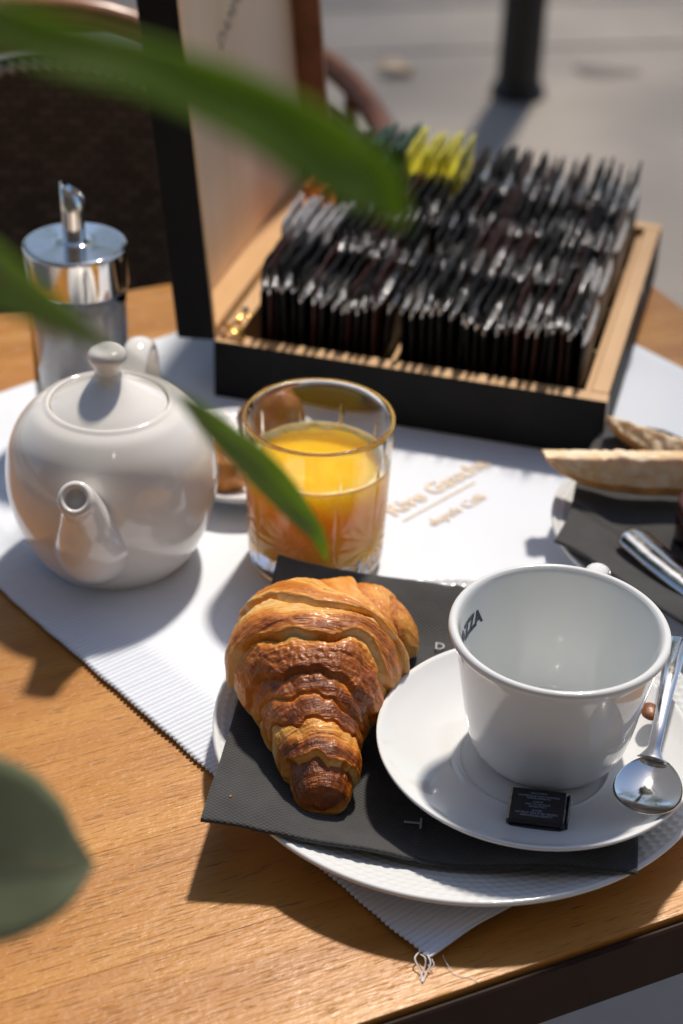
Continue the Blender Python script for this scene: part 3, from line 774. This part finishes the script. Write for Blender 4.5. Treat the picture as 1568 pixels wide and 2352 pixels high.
# lid: a shallow tray standing on its hinge
lidE = bpy.data.objects.new('lid', None); COL.objects.link(lidE); lidE.parent = tb; lidE.location = (0.0008, 0, BH + .0005); lidE.rotation_euler = (0, R(-5.5), 0)
LT = .0265; LH = .265
def lw(name, x0, x1, y0, y1, z0, z1, faces, mats=('bamboo', 'box_black')):
    me = box(x0, x1, y0, y1, z0, z1, .0008); o = obj(name, me, [M[q] for q in mats], lidE)
    for p in me.polygons:
        for ax, sg in faces:
            if p.normal[ax] * sg > .5: p.material_index = 1
    return o
lw('side_board', -LT, 0, 0, .006, 0, LH, [(1, -1), (0, -1)])
lw('side_board', -LT, 0, BD - .006, BD, 0, LH, [(1, 1), (0, -1)], ('rattan', 'box_black'))  # far board in darker brown, its shade put into the colour
lw('end_board', -LT, 0, .0062, BD - .0062, 0, .008, [(2, -1), (0, -1)])
lw('end_board', -LT, 0, .0062, BD - .0062, LH - .008, LH, [(2, 1), (0, -1)])
lw('panel', -LT, -LT + .005, .0062, BD - .0062, .0082, LH - .0082, [(0, -1)], ('panel', 'box_black'))
me = text_mesh('DAMMANN', .017, extrude=.00005, spacing=1.1)
obj('lettering', me, M['grey_print'], lidE, (-LT + .0052, .165, .178), (R(90), R(-22), R(90)))
# brass stay at the hinge corner
hg = bpy.data.objects.new('lid_stay', None); COL.objects.link(hg); hg.parent = tb; hg.location = (.008, .010, BH + .001)
def arm(p, q, r, mt): return obj('stay_arm', tube([p, ((Vector(p) + Vector(q)) / 2), q], r, 8, flat=.5), mt, hg)
arm((-.004, -.004, .0005), (.006, .010, .012), .0017, M['brass']); arm((-.006, .004, .006), (.012, -.006, .001), .0017, M['brass'])
arm((.010, -.004, .001), (.002, .012, .008), .0016, M['brass']); arm((.002, .016, .008), (.012, .013, .0085), .0011, M['brass'])
obj('pin', lathe([(0, -.0025), (.0024, -.0015), (.0028, .0005), (.002, .0022), (0, .0028)], 16), M['steel'], hg, (.0055, .016, .0115))

# tea sachets, one by one
VS = [(0, .02), (.03, .06), (.08, .55), (.25, .95), (.5, 1), (.70, 1), (.765, .98), (.79, .86), (.805, .60), (.815, .34), (.83, .14), (.86, .09), (.90, .07), (.95, .07), (1.0, .06)]
def sachet_mesh(h, seed):
    wd = .0635; nu = 8; nv = len(VS) - 1; vs = []; fs = []
    rr = random.Random(seed); ph = rr.uniform(0, 6); tw = rr.uniform(-.0012, .0012); sl = rr.uniform(-.02, .02)
    for sgn in (1, -1):
        for i in range(nu + 1):
            for j in range(nv + 1):
                u = i / nu; v, bl = VS[j]
                v2 = v + (sl * (u - .5) + .006 * sin(u * 9 + ph)) * (1 if .6 < v < .9 else 0)
                bul = .0031 * bl * (1 - abs(2 * u - 1) ** 5 * .9)
                cr_ = .0005 * sin(u * 16 + ph) * sstep(.84, 1, v)
                bend = .0016 * (v ** 3) * sin(ph) + tw * (u - .5) * 2 * v
                crn = .0022 * (abs(2 * u - 1) ** 6) * (1 if v > .97 else 0)
                vs.append((sgn * bul + cr_ + bend, (u - .5) * wd, v2 * h - crn))
    off = (nu + 1) * (nv + 1)
    for i in range(nu):
        for j in range(nv):
            a = i * (nv + 1) + j; q = (a, a + nv + 1, a + nv + 2, a + 1)
            fs.append(q); fs.append(tuple(k + off for k in q[::-1]))
    for j in range(nv):
        fs.append((j, j + 1, j + 1 + off, j + off)); a = nu * (nv + 1) + j; fs.append((a + 1, a, a + off, a + 1 + off))
    for i in range(nu):
        a = i * (nv + 1) + nv; b_ = a + nv + 1; fs.append((a, b_, b_ + off, a + off))
    me = mesh('tea_sachet', vs, fs)
    me.materials.append(None)
    return me
kinds = {}
def kind_mesh(kind, seed):
    key = (kind, seed)
    if key not in kinds:
        me = sachet_mesh(.0870, seed); me.materials.clear(); me.materials.append(M[kind]); me.materials.append(M['foil_glint'] if kind in ('foil_black', 'foil_brown') else M[kind])
        for p in me.polygons:
            if .0870 * .775 < p.center.z < .0870 * .835: p.material_index = 1  # shoulder band gets the painted glint
        kinds[key] = me
    return kinds[key]
rown = ['front row', 'second row', 'third row', 'back row']
cb, sb = cos(BA), sin(BA)
rp = (BD - 2 * WT - .006) / 4
for row in range(4):
    for side_, (xa, xb, cnt) in (('left', (.0200, .1130, 15)), ('right', (.1228, .2440, 20))):
        if row == 0 and side_ == 'left': xa = .0235
        for k in range(cnt):
            lx = xa + (xb - xa) * (k + .5) / cnt + rnd.uniform(-.0006, .0006)
            ly = WT + .0055 + rp * (row + .5) + rnd.uniform(-.0008, .0008)
            kind = 'foil_black' if rnd.random() > .22 else 'foil_brown'
            desc = 'black'
            if row == 1 and side_ == 'left' and k < 6: kind, desc = 'foil_white', 'silver white'
            if row == 2 and side_ == 'left' and k < 3: kind, desc = 'foil_orange', 'orange'
            if row == 3 and side_ == 'left' and 3 < k < 9: kind, desc = 'foil_green', 'dark green'
            if row == 3 and side_ == 'left' and k > 8: kind, desc = 'foil_yellow', 'yellow green'
            if kind == 'foil_brown': desc = 'dark red edged'
            o = bpy.data.objects.new('tea_sachet', kind_mesh(kind, rnd.randrange(10))); COL.objects.link(o)
            wx = BXW.x + lx * cb - ly * sb; wy = BXW.y + lx * sb + ly * cb
            o.location = (wx, wy, TZ + .0030 + .0055)
            o.rotation_euler = (R(rnd.uniform(-2, 2)), R(rnd.uniform(-1.3, 1.3) + 3 * ((k + .5) / cnt - .5)), BA + R(rnd.uniform(-2, 2)))
            hs_ = {0: .99, 1: 1.01, 2: 1.03, 3: 1.05}[row] * rnd.uniform(.975, 1.025)
            if kind in ('foil_yellow', 'foil_green'): hs_ *= 1.08
            if row == 0: hs_ *= .98 + .06 * sin(k * .5)
            o.scale = (1, 1, hs_)
            tag(o, f'{desc} foil tea sachet, {rown[row]}, {side_} half of the tea box', 'tea sachet', f'{desc} tea sachets, {rown[row]}, {side_} half of the box')

# ------------------------------------------------------------------ small plate with rolls behind the glass
sp3 = tag(obj('side_plate', plate_mesh(.0560, .0180, .034, 260), M['porc'], None, (-.0620, .9590, TZ + .0024)), 'small white dimpled plate with rolls behind the juice glass', 'plate')
def lump(rx, ry, rz, seed, nu=48, nv=28):
    def f_(u, v):
        a = 2 * pi * u; b_ = pi * v; d = Vector((cos(a) * sin(b_), sin(a) * sin(b_), -cos(b_)))
        k = 1 + .14 * noise.noise(d * 2.2 + Vector((seed, 0, 0))) + .05 * noise.noise(d * 7 + Vector((0, seed, 0)))
        z = d.z * rz * k; z = max(z, -rz * .72)
        return (d.x * rx * k, d.y * ry * k, z + rz * .72)
    return grid(f_, nu, nv, wrap_u=True)
tag(obj('bread_roll', lump(.021, .017, .024, 1), M['roll_dark'], None, (-.0470, .9800, TZ + .0112), (0, 0, .4)), 'dark brown roll at the back of the small plate', 'bread roll')
tag(obj('bread_roll', lump(.017, .019, .017, 5), M['roll_gold'], None, (-.0760, .9330, TZ + .0122), (0, 0, .9)), 'golden roll between the teapot and the juice glass', 'bread roll')

# ------------------------------------------------------------------ right plate, napkin, bread, jam, knife
p2x, p2y = .2215, .8895
tag(obj('plate', plate_mesh(.0965, .0200, .062, 420), M['porc'], None, (p2x, p2y, TZ + .0024)), 'white plate under the bread at the right edge of the table', 'plate')
d00 = Vector((.1235, .8580, .018)); d10 = Vector((.2050, .7680, .020)); d11 = Vector((.2850, .9200, .030)); d01 = Vector((.1705, 1.0180, .0260))
def n2b(x, y):
    r = hypot(x - p2x, y - p2y); return .0145 + .0095 * sstep(.050, .0965, r) - .30 * max(0, r - .102) * 1.0
def nap2(u, v):
    p = d00 * (1 - u) * (1 - v) + d10 * u * (1 - v) + d11 * u * v + d01 * (1 - u) * v
    z = max(.0045, n2b(p.x, p.y)) + .0014 * noise.noise(Vector((p.x * 30, p.y * 30, 9)))
    z += .0020 * exp(-((v - .28 - .05 * u) / .02) ** 2)
    cz = max(0, 1 - hypot(u, v) * 4); z += .001 * cz
    return (p.x + .002 * sin(v * 9), p.y + .004 * sin(u * 7) * (1 - v), z)
nk2 = tag(obj('napkin', grid(nap2, 70, 70), M['napkin'], None, (0, 0, TZ + .0024)), 'black paper napkin on the plate at the right edge', 'napkin')
sm = nk2.modifiers.new('s', 'SOLIDIFY'); sm.thickness = .0016; sm.offset = 1
def bread(L, H, D, seed):
    """half-moon slice: flat top edge, curved crust below, cut face towards -Y"""
    bm = bmesh.new(); n = 46; rings = []
    for k, yy in enumerate((0, .001, D * .5, D - .001, D)):
        ring = []
        for i in range(n + 1):
            u = -1 + 2 * i / n; sc2 = .985 if k in (0, 4) else 1
            dep = H * (1 - abs(u) ** 2.6) ** .75 * (1 + .05 * noise.noise(Vector((u * 4, seed, 0))))
            ring.append((u * L / 2 * sc2, yy, -dep * sc2))
        rings.append(ring)
    vs = []; fs = []; mi = []
    for r_ in rings: vs += r_
    m_ = n + 1
    for k in range(4):
        for i in range(n):
            fs.append((k * m_ + i, k * m_ + i + 1, (k + 1) * m_ + i + 1, (k + 1) * m_ + i)); mi.append(1)
    # faces with relief
    def face(yy, sg):
        s0_ = len(vs); q = 10
        for i in range(n + 1):
            u = -1 + 2 * i / n; top = .0012 * noise.noise(Vector((u * 22, seed, 3))) + .0012 * max(0, noise.noise(Vector((u * 40, seed, 8))))
            zb = rings[0][i][2] * .985
            for j in range(q + 1):
                v = j / q; z = top * (1 - v) + zb * v
                e_ = min(v, 1 - v) * 2
                vs.append((u * L / 2 * .985, yy + sg * -1 * (-.0042 * abs(noise.noise(Vector((u * 14, z * 220, seed)))) * min(1, e_ * 3)), z))
        for i in range(n):
            for j in range(q):
                a = s0_ + i * (q + 1) + j; f_ = (a, a + 1, a + q + 2, a + q + 1); fs.append(f_ if sg < 0 else f_[::-1]); mi.append(1 if j >= q - 2 else 0)
        return s0_
    f0 = face(0, -1); f1 = face(D, 1)
    for i in range(n):   # top strip
        fs.append((f0 + i * 11, f0 + (i + 1) * 11, f1 + (i + 1) * 11, f1 + i * 11)); mi.append(0)
    bm.free()
    me = mesh('bread_slice', vs, fs)
    me.materials.append(M['crumb']); me.materials.append(M['bread_crust']); me.polygons.foreach_set('material_index', mi); return me
b1 = tag(obj('bread_slice', bread(.150, .0235, .016, 1), None, None, (.1945, .9150, TZ + .0520), (R(-14), R(0), R(3))), 'nearer slice of white bread on the black napkin at right', 'bread')
b2 = tag(obj('bread_slice', bread(.120, .0190, .014, 6), None, None, (.2205, .9580, TZ + .0370), (R(-38), R(8), R(-18))), 'further slice of bread behind the first beside the tea box', 'bread')
jj = thing('jam_jar', 'small dark jam jar half hidden under the bread', 'jar', (.2150, .8760, TZ + .0185))
obj('jar', lathe([(0, 0), (.017, 0), (.019, .002), (.0195, .018), (.018, .021), (0, .021)], 40), M['jam'], jj)
obj('lid', lathe([(.0185, .0212), (.0195, .0214), (.0195, .0275), (.0185, .0283), (0, .0283)], 40), M['jam_lid'], jj)
kn = thing('dessert_spoon', 'steel spoon on the right napkin with only its rounded handle in view', 'spoon', (.1660, .8700, TZ + .0250))
kd = Vector((.52, -.854, 0)); ks = Vector((.854, .52, 0))
def khand(u, v):
    L_ = .105; x = u * L_; a = 2 * pi * v
    wd = .0110 * (sqrt(max(0, 1 - (1 - min(1, u / .10)) ** 2))) * (1 - .45 * sstep(.25, 1, u)) + .0001
    hz = .0042 * (1 if u > .02 else u / .02)
    p = kd * x + ks * (wd * cos(a)); z = hz * sin(a) + (.0004 * (abs(cos(a)) ** 3) * (1 - u) if sin(a) > 0 else 0) + .0030 - .004 * u
    return (p.x, p.y, z)
obj('handle', grid(khand, 60, 28, wrap_v=True), M['steel'], kn)
obj('bowl', grid(lambda u, v: ((kd.x * (.105 + .022 + .022 * v * cos(2 * pi * u)) + ks.x * .016 * v * sin(2 * pi * u)), (kd.y * (.105 + .022 + .022 * v * cos(2 * pi * u)) + ks.y * .016 * v * sin(2 * pi * u)), -.006 + .006 * v * v), 30, 8, wrap_u=True), M['steel'], kn)

# ------------------------------------------------------------------ bistro chairs
def chair_legs(t, w_, d_, sh, mt):
    for sx_ in (-1, 1):
        for dy in (-1, 1):
            obj('leg', tube([(sx_ * w_ * .5, dy * d_ * .5, .006), (sx_ * w_ * .46, dy * d_ * .46, sh)], .011, 10), mt, t)
chA = thing('bistro_chair', 'nearer bistro chair with black woven back and pale braided edge', 'chair', (-.225, 1.19, 0), R(2))
SHt = .45
chair_legs(chA, .40, .38, SHt, M['rattan_dark'])
obj('seat', box(-.20, .20, -.20, .20, SHt, SHt + .025, .008), M['weave'], chA)
def arch(w_, z0, z1, n=40, y=0, curve=.0):
    pts = []
    for i in range(n + 1):
        a = pi * i / n; x = -w_ * cos(a); z = z0 + (z1 - z0) * sin(a) ** .62
        pts.append((x, y - curve * (x / w_) ** 2, z))
    return pts
BY = .175
ar = arch(.205, SHt, .878, y=BY, curve=.03)
obj('back_braid', tube(ar, .0075, 10), M['braid_dark'], chA)
bs_ = []
for i in range(200):
    f_ = i / 199 * (len(ar) - 1); k = int(min(f_, len(ar) - 2)); q = f_ - k; p = Vector(ar[k]).lerp(Vector(ar[k + 1]), q); bs_.append(p)
vsx, fsx = [], []
for i in range(0, 198, 3):
    v_, f_ = tube([bs_[i] + Vector((0, -.006, -.003)), bs_[i + 1] + Vector((0, -.006, .005))], .0042, 6); o_ = len(vsx); vsx += v_; fsx += [tuple(k + o_ for k in q) for q in f_]
obj('braid_strands', (vsx, fsx), M['braid_light'], chA)
obj('back_frame', tube(arch(.224, .42, .912, y=BY + .012, curve=.03), .0125, 12), M['rattan'], chA)
vs = []; 
nx_, nz2 = 44, 40
for i in range(nx_ + 1):
    x = -.203 + .406 * i / nx_; zt = SHt + (.878 - SHt) * (max(0, 1 - (x / .205) ** 2)) ** .31
    for j in range(nz2 + 1):
        z = SHt + .01 + (zt - SHt - .012) * j / nz2; vs.append((x, BY - .03 * (x / .205) ** 2 + .0018 * sin(i * pi / 1.0 + j * pi), z))
fs = [(i * (nz2 + 1) + j, (i + 1) * (nz2 + 1) + j, (i + 1) * (nz2 + 1) + j + 1, i * (nz2 + 1) + j + 1) for i in range(nx_) for j in range(nz2)]
obj('back_panel', (vs, fs), M['weave'], chA)

chB = thing('rattan_armchair', 'further rattan armchair with a curved brown rail behind the tea box', 'chair', (-.215, 1.64, 0), 0)
chair_legs(chB, .44, .42, .43, M['rattan'])
obj('seat', box(-.23, .23, -.21, .21, .43, .455, .01), M['weave'], chB)
rail = []
for i in range(49):
    a = pi * (-.05 + 1.1 * i / 48); x = .25 * cos(a); y = .275 * sin(a) - .04; z = .715 + .03 * sstep(.15, .9, sin(a))
    rail.append((x, y, z))
obj('arm_rail', tube(rail, .0135, 12), M['rattan'], chB)
obj('arm_rail', tube([(p[0] * .965, p[1] * .965, p[2] - .045) for p in rail], .008, 10), M['rattan'], chB)
vs = []; fs = []
for i in range(49):
    p = rail[i]
    for j in range(9):
        q = j / 8; s2 = .96 - .07 * q; vs.append((p[0] * s2, p[1] * s2, (p[2] - .05) * (1 - q) + .46 * q))
fs = [(i * 9 + j, (i + 1) * 9 + j, (i + 1) * 9 + j + 1, i * 9 + j + 1) for i in range(10, 38) for j in range(8)]
obj('back_panel', (vs, fs), M['weave'], chB)
for i in (3, 10, 38, 45):
    p = rail[i]; obj('upright', tube([p, (p[0] * .92, p[1] * .92 , .45)], .008, 8), M['rattan'], chB)

# ------------------------------------------------------------------ potted plant with leaves in front of the lens
pt = thing('potted_plant', 'green leafy plant reaching in from the left, out of focus', 'plant', (0, 0, 0))
def leaf(cl, hw, nrm, mat, cup_=.18, n=40, m_=10, name='leaf', label=None):
    P_ = smooth_prof([tuple(p) for p in cl], 8); W_ = smooth_prof([(w_,) for w_ in hw], 8); n = len(P_)
    vs = []; nrm = Vector(nrm).normalized()
    for i, p in enumerate(P_):
        p = Vector(p); tg = (Vector(P_[min(i + 1, n - 1)]) - Vector(P_[max(i - 1, 0)])).normalized()
        sd_ = tg.cross(nrm).normalized(); nn_ = sd_.cross(tg).normalized()
        for j in range(m_ + 1):
            q = 2 * j / m_ - 1; w_ = max(0.00005, W_[i][0])
            vs.append(p + sd_ * q * w_ - nn_ * cup_ * w_ * (1 - abs(q) ** 1.3) + Vector((0, 0, TZ)) + nn_ * .0002 * sin(i * .3 + q * 2))
    fs = [(i * (m_ + 1) + j, i * (m_ + 1) + j + 1, (i + 1) * (m_ + 1) + j + 1, (i + 1) * (m_ + 1) + j) for i in range(n - 1) for j in range(m_)]
    o = obj(name, (vs, fs), mat, pt); s2 = o.modifiers.new('s', 'SOLIDIFY'); s2.thickness = .0003
    if label: o['label'] = label
    rb = obj('midrib', tube([Vector(p) + Vector((0, 0, TZ)) - nrm * (cup_ * max(.00005, w_[0])) for p, w_ in zip(P_[:-3], W_)], [.00045 * (1 - .8 * i / n) for i in range(n - 3)], 6), M['stem'], o)
    return o
L1 = [(-0.072, 0.2969, 0.5064), (-0.0631, 0.3021, 0.5021), (-0.0513, 0.3064, 0.4965), (-0.0406, 0.3115, 0.4921), (-0.0309, 0.3162, 0.4871), (-0.0208, 0.3204, 0.4814), (-0.0111, 0.3241, 0.4748), (-0.0019, 0.3276, 0.468), (0.0052, 0.3315, 0.4617), (0.0112, 0.3335, 0.4526)]
leaf(L1, [.0046, .0052, .0054, .0056, .0060, .0068, .0076, .0077, .0060, .0006], (0.1, -.75, .66), M['leaf'])
L2 = [(-0.0812, 0.3299, 0.4469), (-0.0747, 0.3459, 0.4318), (-0.0669, 0.3617, 0.4164), (-0.0588, 0.3774, 0.4008), (-0.0518, 0.3933, 0.3855), (-0.0449, 0.4089, 0.3698), (-0.0384, 0.4243, 0.3537), (-0.0324, 0.4395, 0.3372), (-0.0264, 0.4547, 0.3209), (-0.0197, 0.4692, 0.3035), (-0.0132, 0.4832, 0.2853), (-0.0076, 0.4974, 0.2673), (-0.0045, 0.5105, 0.2477)]
leaf(L2, [.0080, .0066, .0042, .0016, .0004, .0010, .0036, .0048, .0058, .0055, .0044, .0028, .0003], (0.1, -.75, .66), M['leaf'])
L4 = [(-0.1093, 0.3246, 0.292), (-0.0967, 0.3316, 0.2808), (-0.0856, 0.3389, 0.2698), (-0.0784, 0.3468, 0.2601), (-0.072, 0.3552, 0.251), (-0.0657, 0.3643, 0.243)]
leaf(L4, [.017, .024, .0235, .0200, .0130, .0006], (0.15, -.72, .68), M['leaf_dark'], .10, label='broad dull green leaf at the lower left')
px0, py0 = -.34, .30
for L_, w_ in ((L1, .0012), (L2, .0012), (L4, .0015)):
    s0_ = Vector(L_[0]) + Vector((0, 0, TZ)); a_ = Vector(L_[1]) + Vector((0, 0, TZ))
    d_ = (s0_ - a_)
    obj('stem', tube(smooth_prof([tuple(a_), tuple(s0_), tuple(s0_ + d_ * 4 + Vector((0, 0, -.02))), (px0 + .06, py0 + .02, .80), (px0 + .02, py0, .6), (px0, py0, .46)], 8), w_, 8), M['stem'], pt)
rl = random.Random(3)
for i in range(9):   # more foliage of the same plant left of the frame
    a = rl.uniform(1.6, 4.9); h0 = rl.uniform(.72, .98); c0_ = Vector((px0 + .02 * cos(a), py0 + .02 * sin(a), h0 - TZ)); dr = Vector((cos(a), sin(a), rl.uniform(-.1, .5)))
    cl = [tuple(c0_ + dr * .05 * k + Vector((0, 0, -.006 * k * k))) for k in range(5)]
    leaf(cl, [.002, .010, .012, .008, .0005], (0, 0, 1), M['leaf'], m_=6)
obj('pot', lathe([(0, .007), (.13, .007), (.14, .02), (.165, .42), (.172, .45), (.160, .45), (.152, .43), (.150, .42)], 40), M['clay'], pt, (px0, py0, 0))
obj('soil', lathe([(.0, .415), (.150, .418)][::-1] + [(.15, .40)], 30), M['soil'], pt, (px0, py0, 0))
obj('stem', tube([(px0, py0, .40), (px0 + .005, py0, .7), (px0, py0 + .004, .98)], .006, 10), M['stem'], pt)

# ------------------------------------------------------------------ surroundings that light and shade the terrace
def tree(x, y, hc, rc, seed, label, dens=75):
    r_ = random.Random(seed); t_ = thing('street_tree', label, 'tree', (x, y, 0))
    obj('trunk', tube([(0, 0, .006), (.04, .02, hc * .5), (0, 0, hc)], [.17, .13, .09], 14), M['bark'], t_)
    vs = []; fs = []
    cl = [(Vector((r_.gauss(0, 1), r_.gauss(0, 1), r_.gauss(0, .6))).normalized() * rc * r_.uniform(.3, .85), r_.uniform(.35, .55) * rc) for _ in range(26)]
    for c_, cr_ in cl:
        for _ in range(dens):
            d = Vector((r_.gauss(0, 1), r_.gauss(0, 1), r_.gauss(0, 1))).normalized() * cr_ * r_.uniform(.5, 1)
            p = c_ + d + Vector((0, 0, hc + rc * .5)); s_ = r_.uniform(.07, .14)
            u_ = Vector((r_.gauss(0, 1), r_.gauss(0, 1), r_.gauss(0, 1))).normalized(); v_ = u_.orthogonal().normalized()
            k = len(vs); vs += [p - u_ * s_, p + v_ * s_ * .6, p + u_ * s_, p - v_ * s_ * .6]; fs.append((k, k + 1, k + 2, k + 3))
    obj('crown', (vs, fs), M['tree_leaf'], t_)
tree(.8, 8.6, 3.6, 2.6, 1, 'street tree beyond the bollard, outside the frame', 115)
tree(-3.6, 7.6, 3.6, 2.4, 2, 'street tree to the left, outside the frame')
tree(-1.55, 2.95, 3.3, 1.40, 9, 'street tree close beyond the left chair, outside the frame', 80)
tree(1.5, 4.4, 3.9, .95, 6, 'added unseen small tree shading the pavement right of the table', 200)  # added crown out of view, darkens the pavement beside the table
tree(5.2, 8.0, 3.8, 2.5, 4, 'street tree to the right, outside the frame')
caf = thing('added_cafe_front', 'added unseen cafe front with tall windows behind the viewer, darkening the sky fill', 'building', (0, -1.5, 0))  # added unseen facade, tall and close to cut the sky fill
obj('wall', box(-9, 9, -.4, 0, .006, 11.0, .01), M['wall'], caf)
for i in range(-3, 4):
    f_ = obj('window', box(-.55, .55, 0, .05, 0, 2.1, .005), M['frame'], caf, (i * 1.6, .001, .5)); obj('pane', box(-.48, .48, .051, .056, .07, 2.03, 0), M['pane'], f_)
    f_ = obj('window', box(-.5, .5, 0, .05, 0, 1.9, .005), M['frame'], caf, (i * 1.6, .001, 3.7)); obj('pane', box(-.43, .43, .051, .056, .07, 1.83, 0), M['pane'], f_)
